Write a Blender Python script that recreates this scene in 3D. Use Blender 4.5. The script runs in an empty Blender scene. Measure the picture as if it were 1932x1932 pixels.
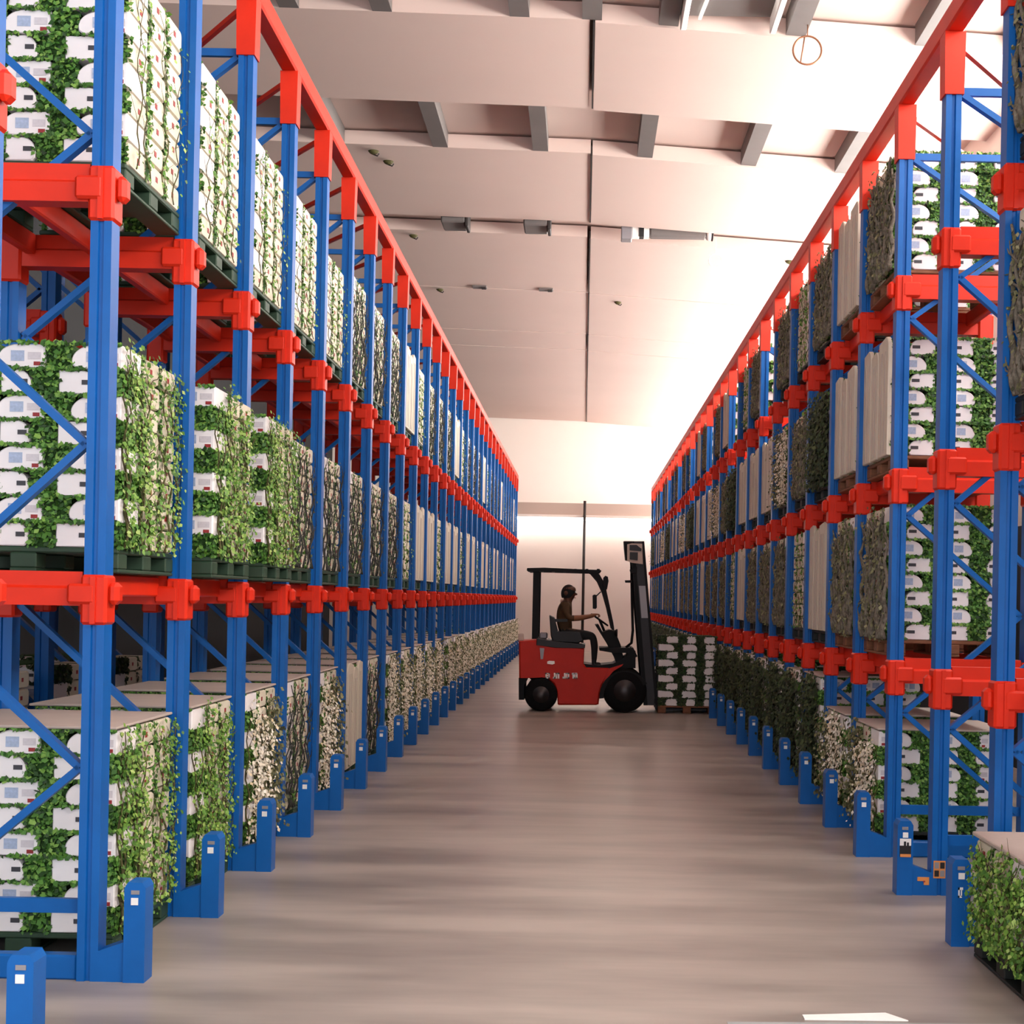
import bpy, math, random
import numpy as np
from mathutils import Vector, Matrix, noise as mnoise

random.seed(7)
RNG = np.random.default_rng(7)
C = bpy.context.scene.collection
SC = bpy.context.scene
F = 2629.0            # focal length in pixels of the 1932 px frame
CAMZ = 1.66
ROLL = math.radians(1.1)
VX, VY = 1100.0, 1130.0
PI = math.pi

# ------------------------------------------------------------------ materials
def lin(h):
    h = h.lstrip('#')
    v = [int(h[i:i+2], 16)/255 for i in (0, 2, 4)]
    return tuple(((c/12.92) if c <= .04045 else ((c+.055)/1.055)**2.4) for c in v)

MATS = {}
def mat(name, col, rough=.5, metal=0., var=0., vscale=6., bump=0., bscale=40., spec=.5, island=None, stretch=None, col2=None):
    m = bpy.data.materials.new(name); m.use_nodes = True
    nt = m.node_tree; b = nt.nodes['Principled BSDF']
    c = lin(col)
    b.inputs['Base Color'].default_value = (*c, 1)
    b.inputs['Roughness'].default_value = rough
    b.inputs['Metallic'].default_value = metal
    b.inputs['Specular IOR Level'].default_value = spec
    N = nt.nodes.new; L = nt.links.new
    if island:
        g = N('ShaderNodeNewGeometry'); r = N('ShaderNodeValToRGB')
        L(g.outputs['Random Per Island'], r.inputs['Fac'])
        cr = r.color_ramp
        while len(cr.elements) < len(island): cr.elements.new(.5)
        for i, h in enumerate(island):
            cr.elements[i].position = i/(len(island)-1); cr.elements[i].color = (*lin(h), 1)
        L(r.outputs['Color'], b.inputs['Base Color'])
    elif var > 0 or col2:
        tc = N('ShaderNodeTexCoord'); mp = N('ShaderNodeMapping'); nz = N('ShaderNodeTexNoise'); r = N('ShaderNodeValToRGB')
        L(tc.outputs['Object'], mp.inputs['Vector']); L(mp.outputs['Vector'], nz.inputs['Vector'])
        if stretch: mp.inputs['Scale'].default_value = stretch
        nz.inputs['Scale'].default_value = vscale; nz.inputs['Detail'].default_value = 6; nz.inputs['Roughness'].default_value = .6
        L(nz.outputs['Fac'], r.inputs['Fac'])
        lo = tuple(x*(1-var) for x in c); hi = tuple(min(1, x*(1+var)) for x in c)
        if col2: lo, hi = c, lin(col2)
        r.color_ramp.elements[0].position = .3; r.color_ramp.elements[0].color = (*lo, 1)
        r.color_ramp.elements[1].position = .7; r.color_ramp.elements[1].color = (*hi, 1)
        L(r.outputs['Color'], b.inputs['Base Color'])
    if bump > 0:
        tc = N('ShaderNodeTexCoord'); nz = N('ShaderNodeTexNoise'); bp = N('ShaderNodeBump')
        L(tc.outputs['Object'], nz.inputs['Vector']); nz.inputs['Scale'].default_value = bscale; nz.inputs['Detail'].default_value = 4
        bp.inputs['Strength'].default_value = bump; bp.inputs['Distance'].default_value = .02
        L(nz.outputs['Fac'], bp.inputs['Height']); L(bp.outputs['Normal'], b.inputs['Normal'])
    MATS[name] = m
    return m

def emit(name, col, strength):
    m = bpy.data.materials.new(name); m.use_nodes = True
    nt = m.node_tree; nt.nodes.clear()
    e = nt.nodes.new('ShaderNodeEmission'); o = nt.nodes.new('ShaderNodeOutputMaterial')
    e.inputs['Color'].default_value = (*col, 1); e.inputs['Strength'].default_value = strength
    nt.links.new(e.outputs[0], o.inputs['Surface']); MATS[name] = m
    return m

mat('blue_paint', '#085aa6', .42, var=.10, vscale=3, spec=.3)
mat('red_paint', '#d42a10', .45, var=.08, vscale=4, spec=.3)
mat('carton_white', '#efeaea', .7, var=.03, vscale=8)
mat('carton_cream', '#d9d0bb', .75, var=.04, vscale=8)
mat('print_blue', '#a3b2cc', .5, var=.15, vscale=60)
mat('print_dark', '#3a3a40', .6)
mat('print_red', '#96292a', .6, var=.3, vscale=200)
mat('print_grey', '#cfc9cd', .6, var=.06, vscale=80)
mat('foliage_core', '#1e3512', .9, col2='#2f5a1c', vscale=22, bump=.8, bscale=60)
mat('leaf_green', '#3f6a22', .6, island=['#1d3a12', '#2f5a1c', '#467a28', '#5c8f33', '#86ad4e'])
mat('leaf_ivy', '#5f8a2a', .6, island=['#35591a', '#44701f', '#5d8a2c', '#7a9f3c', '#a3b866'])
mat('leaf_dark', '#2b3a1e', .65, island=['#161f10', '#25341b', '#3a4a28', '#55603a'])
mat('leaf_olive', '#6d6f48', .7, island=['#3a3c28', '#565838', '#77774f', '#989572'])
mat('blossom', '#e8dfcc', .7, island=['#d8cdb4', '#e8dfcc', '#f5efe2', '#d9c49a'])
mat('stem_brown', '#5d5a2e', .8, col2='#3a3118', vscale=30)
mat('stem_dark', '#2b2b2e', .8, col2='#3c3a34', vscale=30)
mat('bark_grey', '#8a8274', .9, col2='#4d463b', vscale=30, bump=.6, bscale=50)
mat('pallet_green', '#27402d', .6, var=.2, vscale=5)
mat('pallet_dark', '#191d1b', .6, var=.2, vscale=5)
mat('pallet_wood', '#8c5a3c', .7, col2='#6b4028', vscale=8, stretch=(1, 6, 6))
mat('sheet_card', '#b5a79e', .8, var=.05)
mat('board_cream', '#cdc3b2', .6, var=.05, vscale=3, stretch=(6, 6, .4))
mat('black_metal', '#0f0d10', .55, var=.2, spec=.2)
mat('mast_grey', '#2a282c', .45, var=.1, spec=.3)
mat('mast_pale', '#8f8b90', .4, metal=.2)
mat('forklift_red', '#bf2414', .5, var=.05, spec=.3)
mat('rubber', '#0b0a0c', .8, bump=.2, spec=.2)
mat('hub_grey', '#4a484a', .4, metal=.6)
mat('lamp_white', '#f8f4f0', .4)
mat('seat_vinyl', '#1c1d20', .55)
mat('skin', '#5a3323', .55)
mat('skin_arm', '#8a5636', .55)
mat('jacket', '#4a3218', .8, var=.2, vscale=15)
mat('trousers', '#17191a', .85)
mat('hair', '#0d0908', .8)
mat('collar', '#c9b5a8', .8)
mat('ceiling_pink', '#dcc4bb', .75, var=.02, vscale=.5)
mat('ceiling_recess', '#d9c2b9', .8, var=.02, vscale=.5)
mat('rib_grey', '#6f6866', .6, var=.08, vscale=2)
mat('ledge_shaded', '#b5a196', .8)  # ledge front lies in shade; its darker tone is painted in
mat('wall_pink', '#efe2d9', .8, var=.02, vscale=.4)
mat('wall_shade_dark', '#0b0c12', .7)  # near-black: the shade behind the racks is put into the wall colour
mat('dark_line', '#2a2322', .6)
mat('ring_copper', '#8a5a40', .35, metal=.5)
mat('line_white', '#f3f1ee', .6, var=.04)
mat('line_grey', '#9da1a2', .6, var=.05)
mat('sticker_orange', '#d98a4a', .5)
mat('sticker_white', '#e9e6e4', .5)
mat('sticker_black', '#1a1718', .5)
mat('window_frame', '#d8d2cc', .5)
emit('window_glass', (1.0, .965, .91), 20.0)
emit('lamp_strip', (1.0, .94, .88), 20.0)
emit('lamp_tube', (1.0, .93, .86), 7.0)

# floor: polished concrete with streaks running across the aisle
def floor_mat():
    m = bpy.data.materials.new('floor_concrete'); m.use_nodes = True
    nt = m.node_tree; b = nt.nodes['Principled BSDF']; N = nt.nodes.new; L = nt.links.new
    tc = N('ShaderNodeTexCoord'); mp = N('ShaderNodeMapping'); nz = N('ShaderNodeTexNoise'); r = N('ShaderNodeValToRGB')
    mp.inputs['Scale'].default_value = (.38, 1.7, 1)
    nz.inputs['Scale'].default_value = 1.3; nz.inputs['Detail'].default_value = 4; nz.inputs['Roughness'].default_value = .55
    L(tc.outputs['Object'], mp.inputs['Vector']); L(mp.outputs['Vector'], nz.inputs['Vector']); L(nz.outputs['Fac'], r.inputs['Fac'])
    r.color_ramp.elements[0].position = .30; r.color_ramp.elements[0].color = (*lin('#7a736c'), 1)
    r.color_ramp.elements[1].position = .64; r.color_ramp.elements[1].color = (*lin('#a89f96'), 1)
    L(r.outputs['Color'], b.inputs['Base Color'])
    r2 = N('ShaderNodeMapRange'); L(nz.outputs['Fac'], r2.inputs['Value'])
    r2.inputs['From Min'].default_value = .3; r2.inputs['From Max'].default_value = .7
    r2.inputs['To Min'].default_value = .32; r2.inputs['To Max'].default_value = .40
    L(r2.outputs['Result'], b.inputs['Roughness'])
    b.inputs['Specular IOR Level'].default_value = .5
    MATS['floor_concrete'] = m
floor_mat()

# ------------------------------------------------------------------ mesh helpers
class MB:
    def __init__(s): s.v = []; s.f = []; s.m = []; s.mats = []; s.sm = []
    def mi(s, name):
        if name not in s.mats: s.mats.append(name)
        return s.mats.index(name)
    def add(s, vs, fs, m, smooth=False):
        o = len(s.v); s.v += [tuple(p) for p in vs]; k = s.mi(m)
        for f in fs: s.f.append([i+o for i in f]); s.m.append(k); s.sm.append(smooth)
        return s
    def box(s, x0, y0, z0, x1, y1, z1, m):
        x0, x1 = min(x0, x1), max(x0, x1); y0, y1 = min(y0, y1), max(y0, y1); z0, z1 = min(z0, z1), max(z0, z1)
        vs = [(x0,y0,z0),(x1,y0,z0),(x1,y1,z0),(x0,y1,z0),(x0,y0,z1),(x1,y0,z1),(x1,y1,z1),(x0,y1,z1)]
        return s.add(vs, [(0,3,2,1),(4,5,6,7),(0,1,5,4),(1,2,6,5),(2,3,7,6),(3,0,4,7)], m)
    def bbox(s, x0, y0, z0, x1, y1, z1, m, b=.006):
        # box with all edges chamfered
        x0, x1 = min(x0, x1), max(x0, x1); y0, y1 = min(y0, y1), max(y0, y1); z0, z1 = min(z0, z1), max(z0, z1)
        b = min(b, (x1-x0)*.45, (y1-y0)*.45, (z1-z0)*.45)
        import itertools
        vs = []; idx = {}
        for sx, sy, sz in itertools.product((0, 1), repeat=3):
            c = (x1 if sx else x0, y1 if sy else y0, z1 if sz else z0)
            d = (-b if sx else b, -b if sy else b, -b if sz else b)
            for ax in range(3):
                p = [c[i] + (0 if i == ax else d[i]) for i in range(3)]
                idx[(sx, sy, sz, ax)] = len(vs); vs.append(p)
        fs = []
        for ax in range(3):
            o1, o2 = [i for i in range(3) if i != ax]
            for sd in (0, 1):
                q = []
                for a, bb in ((0,0),(1,0),(1,1),(0,1)):
                    k = [0,0,0]; k[ax] = sd; k[o1] = a; k[o2] = bb
                    q.append(idx[(*k, ax)])
                fs.append(q)
            for a in (0, 1):
                for bb in (0, 1):
                    q = []
                    for sd in (0, 1):
                        k = [0,0,0]; k[ax] = sd; k[o1] = a; k[o2] = bb
                        q.append((idx[(*k, o1)], idx[(*k, o2)]))
                    fs.append((q[0][0], q[0][1], q[1][1], q[1][0]))
        for k in itertools.product((0, 1), repeat=3): fs.append([idx[(*k, ax)] for ax in range(3)])
        # orient outward
        cen = Vector(((x0+x1)/2, (y0+y1)/2, (z0+z1)/2)); out = []
        for f in fs:
            a, bb, c = (Vector(vs[i]) for i in f[:3])
            n = (bb-a).cross(c-a); mid = sum((Vector(vs[i]) for i in f), Vector())/len(f)
            out.append(list(f) if n.dot(mid-cen) > 0 else list(reversed(f)))
        return s.add(vs, out, m)
    def bar(s, p, q, w, h, m, up=(0, 0, 1)):
        p, q = Vector(p), Vector(q); d = (q-p).normalized(); u = Vector(up)
        if abs(d.dot(u)) > .98: u = Vector((0, 1, 0))
        a = d.cross(u).normalized(); b = a.cross(d).normalized()
        vs = []
        for c in (p, q):
            for sa, sb in ((-1,-1),(1,-1),(1,1),(-1,1)): vs.append(c + a*sa*w/2 + b*sb*h/2)
        return s.add(vs, [(3,2,1,0),(4,5,6,7),(0,1,5,4),(1,2,6,5),(2,3,7,6),(3,0,4,7)], m)
    def tube(s, pts, r, m, n=8, caps=True, smooth=True):
        pts = [Vector(p) for p in pts]; rs = r if isinstance(r, (list, tuple)) else [r]*len(pts)
        vs = []; fs = []; prev = None
        for i, p in enumerate(pts):
            d = (pts[min(i+1, len(pts)-1)] - pts[max(i-1, 0)]).normalized()
            if prev is None:
                u = Vector((0, 0, 1)) if abs(d.z) < .9 else Vector((1, 0, 0))
                a = d.cross(u).normalized()
            else:
                a = (prev - d*prev.dot(d)).normalized()
            prev = a; b = d.cross(a)
            for k in range(n):
                t = 2*PI*k/n; vs.append(p + (a*math.cos(t) + b*math.sin(t))*rs[i])
        for i in range(len(pts)-1):
            for k in range(n):
                k2 = (k+1) % n
                fs.append((i*n+k, i*n+k2, (i+1)*n+k2, (i+1)*n+k))
        if caps: fs += [list(range(n-1, -1, -1)), [(len(pts)-1)*n+k for k in range(n)]]
        return s.add(vs, fs, m, smooth)
    def prism(s, poly, axis, a, b, m, inset=0., bev=0.):
        # poly: 2-D outline; axis 'y': (x,z) outline extruded over y; 'x': (y,z); 'z': (x,y)
        def pt(u, w, t): return {'y': (u, t, w), 'x': (t, u, w), 'z': (u, w, t)}[axis]
        if a > b: a, b = b, a
        n = len(poly); cx = sum(p[0] for p in poly)/n; cy = sum(p[1] for p in poly)/n
        rings = [(a, 0)]
        if bev > 0: rings = [(a, bev), (a+bev, 0), (b-bev, 0), (b, bev)]
        else: rings = [(a, 0), (b, 0)]
        vs = []
        for t, ins in rings:
            for u, w in poly:
                if ins:
                    du, dw = u-cx, w-cy; L = math.hypot(du, dw) or 1
                    u, w = u-du/L*ins*min(1, L/ins), w-dw/L*ins*min(1, L/ins)
                vs.append(pt(u, w, t))
        fs = []
        R = len(rings)
        for r in range(R-1):
            for i in range(n):
                j = (i+1) % n; fs.append((r*n+i, r*n+j, (r+1)*n+j, (r+1)*n+i))
        fs += [list(range(n-1, -1, -1)), [(R-1)*n+i for i in range(n)]]
        area = sum(poly[i][0]*poly[(i+1) % n][1]-poly[(i+1) % n][0]*poly[i][1] for i in range(n))
        flip = (area > 0) == (axis == 'y')
        if flip: fs = [list(reversed(f)) for f in fs]
        return s.add(vs, fs, m)
    def lathe(s, prof, cx, cy, cz, axis, m, n=28, smooth=True):
        # prof: (along, radius) pairs revolved around the axis
        vs = []; fs = []
        for t, r in prof:
            for k in range(n):
                a = 2*PI*k/n; c, d = r*math.cos(a), r*math.sin(a)
                vs.append({'y': (cx+c, cy+t, cz+d), 'x': (cx+t, cy+c, cz+d), 'z': (cx+c, cy+d, cz+t)}[axis])
        for i in range(len(prof)-1):
            for k in range(n):
                k2 = (k+1) % n; fs.append((i*n+k, i*n+k2, (i+1)*n+k2, (i+1)*n+k))
        fs += [list(range(n-1, -1, -1)), [(len(prof)-1)*n+k for k in range(n)]]
        return s.add(vs, fs, m, smooth)
    def mesh(s, name):
        me = bpy.data.meshes.new(name); me.from_pydata(s.v, [], s.f)
        for m in s.mats: me.materials.append(MATS[m])
        me.polygons.foreach_set('material_index', s.m)
        me.polygons.foreach_set('use_smooth', s.sm); me.update()
        return me
    def build(s, name, parent=None, loc=None):
        return put(name, s.mesh(name), parent, loc)

def put(name, me, parent=None, loc=None):
    o = bpy.data.objects.new(name, me); C.objects.link(o)
    if parent is not None: o.parent = parent
    if loc is not None: o.location = loc
    return o
def tag(o, label=None, cat=None, group=None, kind=None):
    if label: o['label'] = label
    if cat: o['category'] = cat
    if group: o['group'] = group
    if kind: o['kind'] = kind
    return o
def thing(name, label, cat, loc=(0, 0, 0), group=None):
    o = put(name, None, None, loc); o.empty_display_size = .1
    return tag(o, label, cat, group)
def struct(o): o['kind'] = 'structure'; return o

def unroll(x, y):
    dx, dy = x-VX, y-VY
    return dx*math.cos(ROLL)+dy*math.sin(ROLL), -dx*math.sin(ROLL)+dy*math.cos(ROLL)
def P(x, y, Y):
    # world X, Z of the photo point (x, y) at depth Y
    u, w = unroll(x, y); return u*Y/F, CAMZ-w*Y/F

ORD = ['first','second','third','fourth','fifth','sixth','seventh','eighth','ninth','tenth','eleventh','twelfth','thirteenth','fourteenth',
       'fifteenth','sixteenth','seventeenth','eighteenth','nineteenth','twentieth']

# ------------------------------------------------------------------ the hall
H = 7.26
YE = 44.0
XL, XR = -8.0, 4.5
def zc(x): return H-(.02*x if x < 0 else .06*x)

fl = MB(); fl.box(XL-.3, -2.0, -.12, XR+.3, YE+.3, 0, 'floor_concrete'); struct(fl.build('floor'))

def slab(name, x0, x1, y0, y1, dz0, dz1, m):
    b = MB()
    vs = []
    for dz in (dz0, dz1):
        for x, y in ((x0, y0), (x1, y0), (x1, y1), (x0, y1)): vs.append((x, y, zc(x)+dz))
    b.add(vs, [(3,2,1,0),(4,5,6,7),(0,1,5,4),(1,2,6,5),(2,3,7,6),(3,0,4,7)], m)
    return struct(b.build(name))
slab('ceiling', XL, 0, -2.0, YE, .2, .3, 'ceiling_recess')
slab('ceiling', 0, XR, -2.0, YE, .2, .3, 'ceiling_recess')
panels = [(-2.0, 4.0), (5.0, 8.0), (8.9, 11.4), (13.47, 15.9), (17.5, 20.7), (21.55, 25.4), (25.47, 29.4), (29.46, 31.3), (31.36, 43.95)]
for i, (a, b) in enumerate(panels):
    off = .0 if i % 2 else .05
    slab('ceiling_panel', XL, -.012-.03*(i % 2), a, b, 0, .17, 'ceiling_pink')
    slab('ceiling_panel', .012, XR, a+.02, b+.02+off*.2, -.015, .17, 'ceiling_pink')
nt_ = 0
def rib(x, y0, y1, w=.19, z1=.2, m='rib_grey', z0=.0):
    global nt_
    nt_ += 1
    slab('trim_%d' % nt_, x-w/2, x+w/2, y0, y1, z0, z1, m)
for x in (-3.2, -1.9, -.64, .67, 1.97, 3.15): rib(x, 15.9, 17.5)
for x in (-2.95, -2.05, -.72, -.02, .72, 1.95, 3.2, 4.1): rib(x, 11.4, 13.47)
for x in (-3.0, -1.7, -.4, .9, 2.2): rib(x, 8.0, 8.9)
# thin dark joint lines between the left and right panels
for a, b in panels[3:]:
    nt_ += 1
    slab('trim_%d' % nt_, -.010, .008, a+.03, b-.03, -.016, .1, 'dark_line')

wl = MB(); wl.box(XL-.2, -2, 0, XL, YE, zc(XL)+.3, 'wall_shade_dark'); struct(wl.build('wall_left'))
WZ0, WZ1 = 5.0, 6.6
wr = MB(); wr.box(XR, -2, 2.5, XR+.2, YE, WZ0, 'wall_pink'); wr.box(XR, -2, 0, XR+.2, YE, 2.5, 'wall_shade_dark'); wr.box(XR, -2, WZ1, XR+.2, YE, zc(XR)+.35, 'wall_pink')
struct(wr.build('wall_right'))
nw = 9
for i in range(nw):
    a = -2+i*(YE+2)/nw; b = a+(YE+2)/nw
    w = MB()
    w.box(XR-.03, a, WZ0, XR+.12, b, WZ0+.07, 'window_frame'); w.box(XR-.03, a, WZ1-.07, XR+.12, b, WZ1, 'window_frame')
    for t in (a, (a+b)/2-.03, b-.07): w.box(XR-.03, t, WZ0+.07, XR+.12, t+.07, WZ1-.07, 'window_frame')
    wo = struct(w.build('window_%d' % (i+1)))
    g = MB(); g.box(XR+.04, a+.07, WZ0+.07, XR+.06, b-.07, WZ1-.07, 'window_glass'); g.build('pane', wo)
wb = MB(); wb.box(XL-.2, YE, 0, XR+.2, YE+.2, zc(XL)+.3, 'wall_pink'); struct(wb.build('wall_back'))
# ledge above the tall back doors, its soffit and the dark upright joint
nt_ += 1
t = MB(); t.box(-3.6, YE-.45, 4.2, 3.6, YE, 4.28, 'wall_pink'); t.box(-3.6, YE-.25, 4.28, 3.6, YE, 4.66, 'ledge_shaded'); struct(t.build('trim_%d' % nt_))
lp = MB(); lp.tube([(-3.3, YE-.36, 4.155), (3.3, YE-.36, 4.155)], .045, 'lamp_strip', 10); tag(lp.build('wall_lamp'), 'long white strip lamp under the ledge of the pale back wall', 'lamp')
dr = MB()
dr.box(-2.6, YE-.08, 0, -.03, YE, 4.1, 'wall_pink'); dr.box(.03, YE-.08, 0, 2.6, YE, 4.1, 'wall_pink')
struct(dr.build('door_1'))
pp = MB(); pp.tube([(0, YE-.5, 0), (0, YE-.5, 4.72)], .045, 'dark_line', 10); tag(pp.build('standpipe'), 'thin dark upright pipe before the pale back wall behind the forklift', 'pipe')

# small things on the ceiling
def batten():
    x0, z0 = P(1172, 443, 21.0); x1, _ = P(1345, 455, 21.0)
    z = zc(1.2)+.0
    t = thing('batten_lamp', 'long grey tube lamp across the second ceiling recess with white end', 'lamp', ((x0+x1)/2, 21.0, z))
    L = (x1-x0)/2
    b = MB(); b.bbox(-L+.42, -.09, -.07, L-.1, .09, .10, 'rib_grey', .03); b.build('housing', t)
    b = MB(); b.bbox(-L, -.1, -.12, -L+.16, .1, .14, 'mast_pale', .01); b.bbox(-L+.16, -.06, -.08, -L+.27, .06, .1, 'lamp_white', .01); b.build('bracket', t)
    b = MB(); b.box(-L+.27, -.08, -.07, -L+.34, .08, .1, 'sticker_black'); b.box(-L+.34, -.08, -.07, -L+.42, .08, .1, 'lamp_white'); b.build('socket', t)
    b = MB(); b.lathe([(0, .10), (.05, .12), (.08, .1)], L-.1, 0, .02, 'x', 'lamp_white', 20); b.lathe([(.08, .12), (.1, .12)], L-.1, 0, .02, 'x', 'dark_line', 20); b.build('end_cap', t)
batten()
def ring_lamp(px, py, Y, r, label, m, chord):
    x, z = P(px, py, Y)
    top = zc(x)+.0
    t = thing('ring_pendant', label, 'lamp', (x, Y, z))
    b = MB(); b.tube([(r*math.cos(a), .0, r*math.sin(a)) for a in np.linspace(0, 2*PI, 33)], .009, m, 8, False); b.build('ring', t)
    b = MB(); b.tube([(0, 0, r), (0, 0, top-z)], .006, m, 6); b.build('cord', t)
    if chord:
        b = MB(); b.tube([(-r*.2, 0, r*.97), (-r*.45, 0, -r*.88)], .007, m, 6); b.build('strut', t)
ring_lamp(1523, 95, 13.2, .135, 'thin copper ring hanging under the ceiling by the right rail', 'ring_copper', True)
ring_lamp(1350, 492, 21.0, .10, 'faint pale ring hanging below the white end of the tube lamp', 'lamp_white', False)
for px, lab in ((858, 'grey bracket in the second ceiling recess nearest the left rack'), (1013, 'grey bracket in the second ceiling recess near its middle')):
    x, z = P(px, 432, 20.9)
    b = MB(); b.bbox(x-.2, 20.78, zc(x)-.06, x+.16, 21.3, zc(x)+.2, 'rib_grey', .02); b.bbox(x+.16, 20.78, zc(x)-.11, x+.21, 21.2, zc(x)+.2, 'dark_line', .01)
    tag(b.build('ceiling_bracket'), lab, 'bracket')
for px, py, Y, sz, lab in ((905, 549, 25.3, .16, 'small pale vent on the ceiling joint, the one nearer the left rack'), (1030, 553, 25.3, .16, 'small pale vent on the ceiling joint, close left of the centre seam')):
    x, _ = P(px, py, Y); t = thing('ceiling_vent', lab, 'vent', (x, Y, zc(x)-.03))
    b = MB(); b.bbox(-sz*.8, -.09, 0, sz*.8, .09, .03, 'rib_grey', .005); b.build('plate', t)
    b = MB(); b.box(sz*.2, -.1, -.012, sz*.7, .08, 0, 'dark_line'); b.build('grille', t)
for px, py, Y, lab in ((705, 278, 17.7, 'small brown hook on the ceiling nearest the left rail, by the wide recess'),
                       (733, 293, 18.1, 'tiny loop hook on the ceiling just behind the wide recess'),
                       (780, 438, 21.8, 'small dark hook on the ceiling behind the second recess'),
                       (830, 551, 25.6, 'small ring hook on the thin ceiling joint near the left rail'),
                       (1166, 560, 26.0, 'small dark knob on the ceiling just right of the centre seam'),
                       (1490, 463, 22.0, 'small copper hook on the bright ceiling by the right rail')):
    x, _ = P(px, py, Y); b = MB()
    b.lathe([(-.05, .012), (-.03, .05), (-.005, .07)], x, Y, zc(x)-.015, 'z', 'stem_brown', 14); b.tube([(x, Y, zc(x)-.06), (x+.05, Y, zc(x)-.08), (x+.07, Y, zc(x)-.05)], .01, 'dark_line', 6)
    tag(b.build('ceiling_hook'), lab, 'hook')
# recessed lamp in the nearest recess
def box_lamp():
    Y = 12.7; x0, _ = P(1292, 20, Y); x1, _ = P(1482, 20, Y); xm = (x0+x1)/2; z = zc(xm)+.04
    t = thing('ceiling_lamp', 'grey recessed box lamp with white tube at the top edge of the ceiling', 'lamp', (xm, Y, z)); L = (x1-x0)/2
    b = MB(); b.bbox(-L, -.6, .04, L, .65, .12, 'rib_grey', .01); b.bbox(L-.06, -.6, -.12, L, .65, .04, 'lamp_white', .01); b.bbox(-L, -.6, -.1, -L+.06, .65, .04, 'lamp_white', .01); b.build('housing', t)
    b = MB(); b.tube([(-L*.55, .05, 0), (L*.75, .05, 0)], .03, 'lamp_tube', 12); b.build('tube', t)
    b = MB(); b.bar((-L*.5, .05, .0), (-L*.6, .6, .0), .03, .03, 'lamp_white'); b.build('strut', t)
box_lamp()

# ------------------------------------------------------------------ rack frames
PX = 2.07       # aisle post, distance from the lens axis
RXX = 2.95      # rear post
LEV = {-1: [1.735, 3.467], 1: [1.31, 2.57, 3.84]}
TOP = {-1: 5.22, 1: 4.95}
STEP = {-1: 1.2, 1: 1.18}
Y0 = {-1: 5.95, 1: 6.85}
NF = {-1: 31, 1: 31}
SIDE = {-1: 'left', 1: 'right'}

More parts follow.
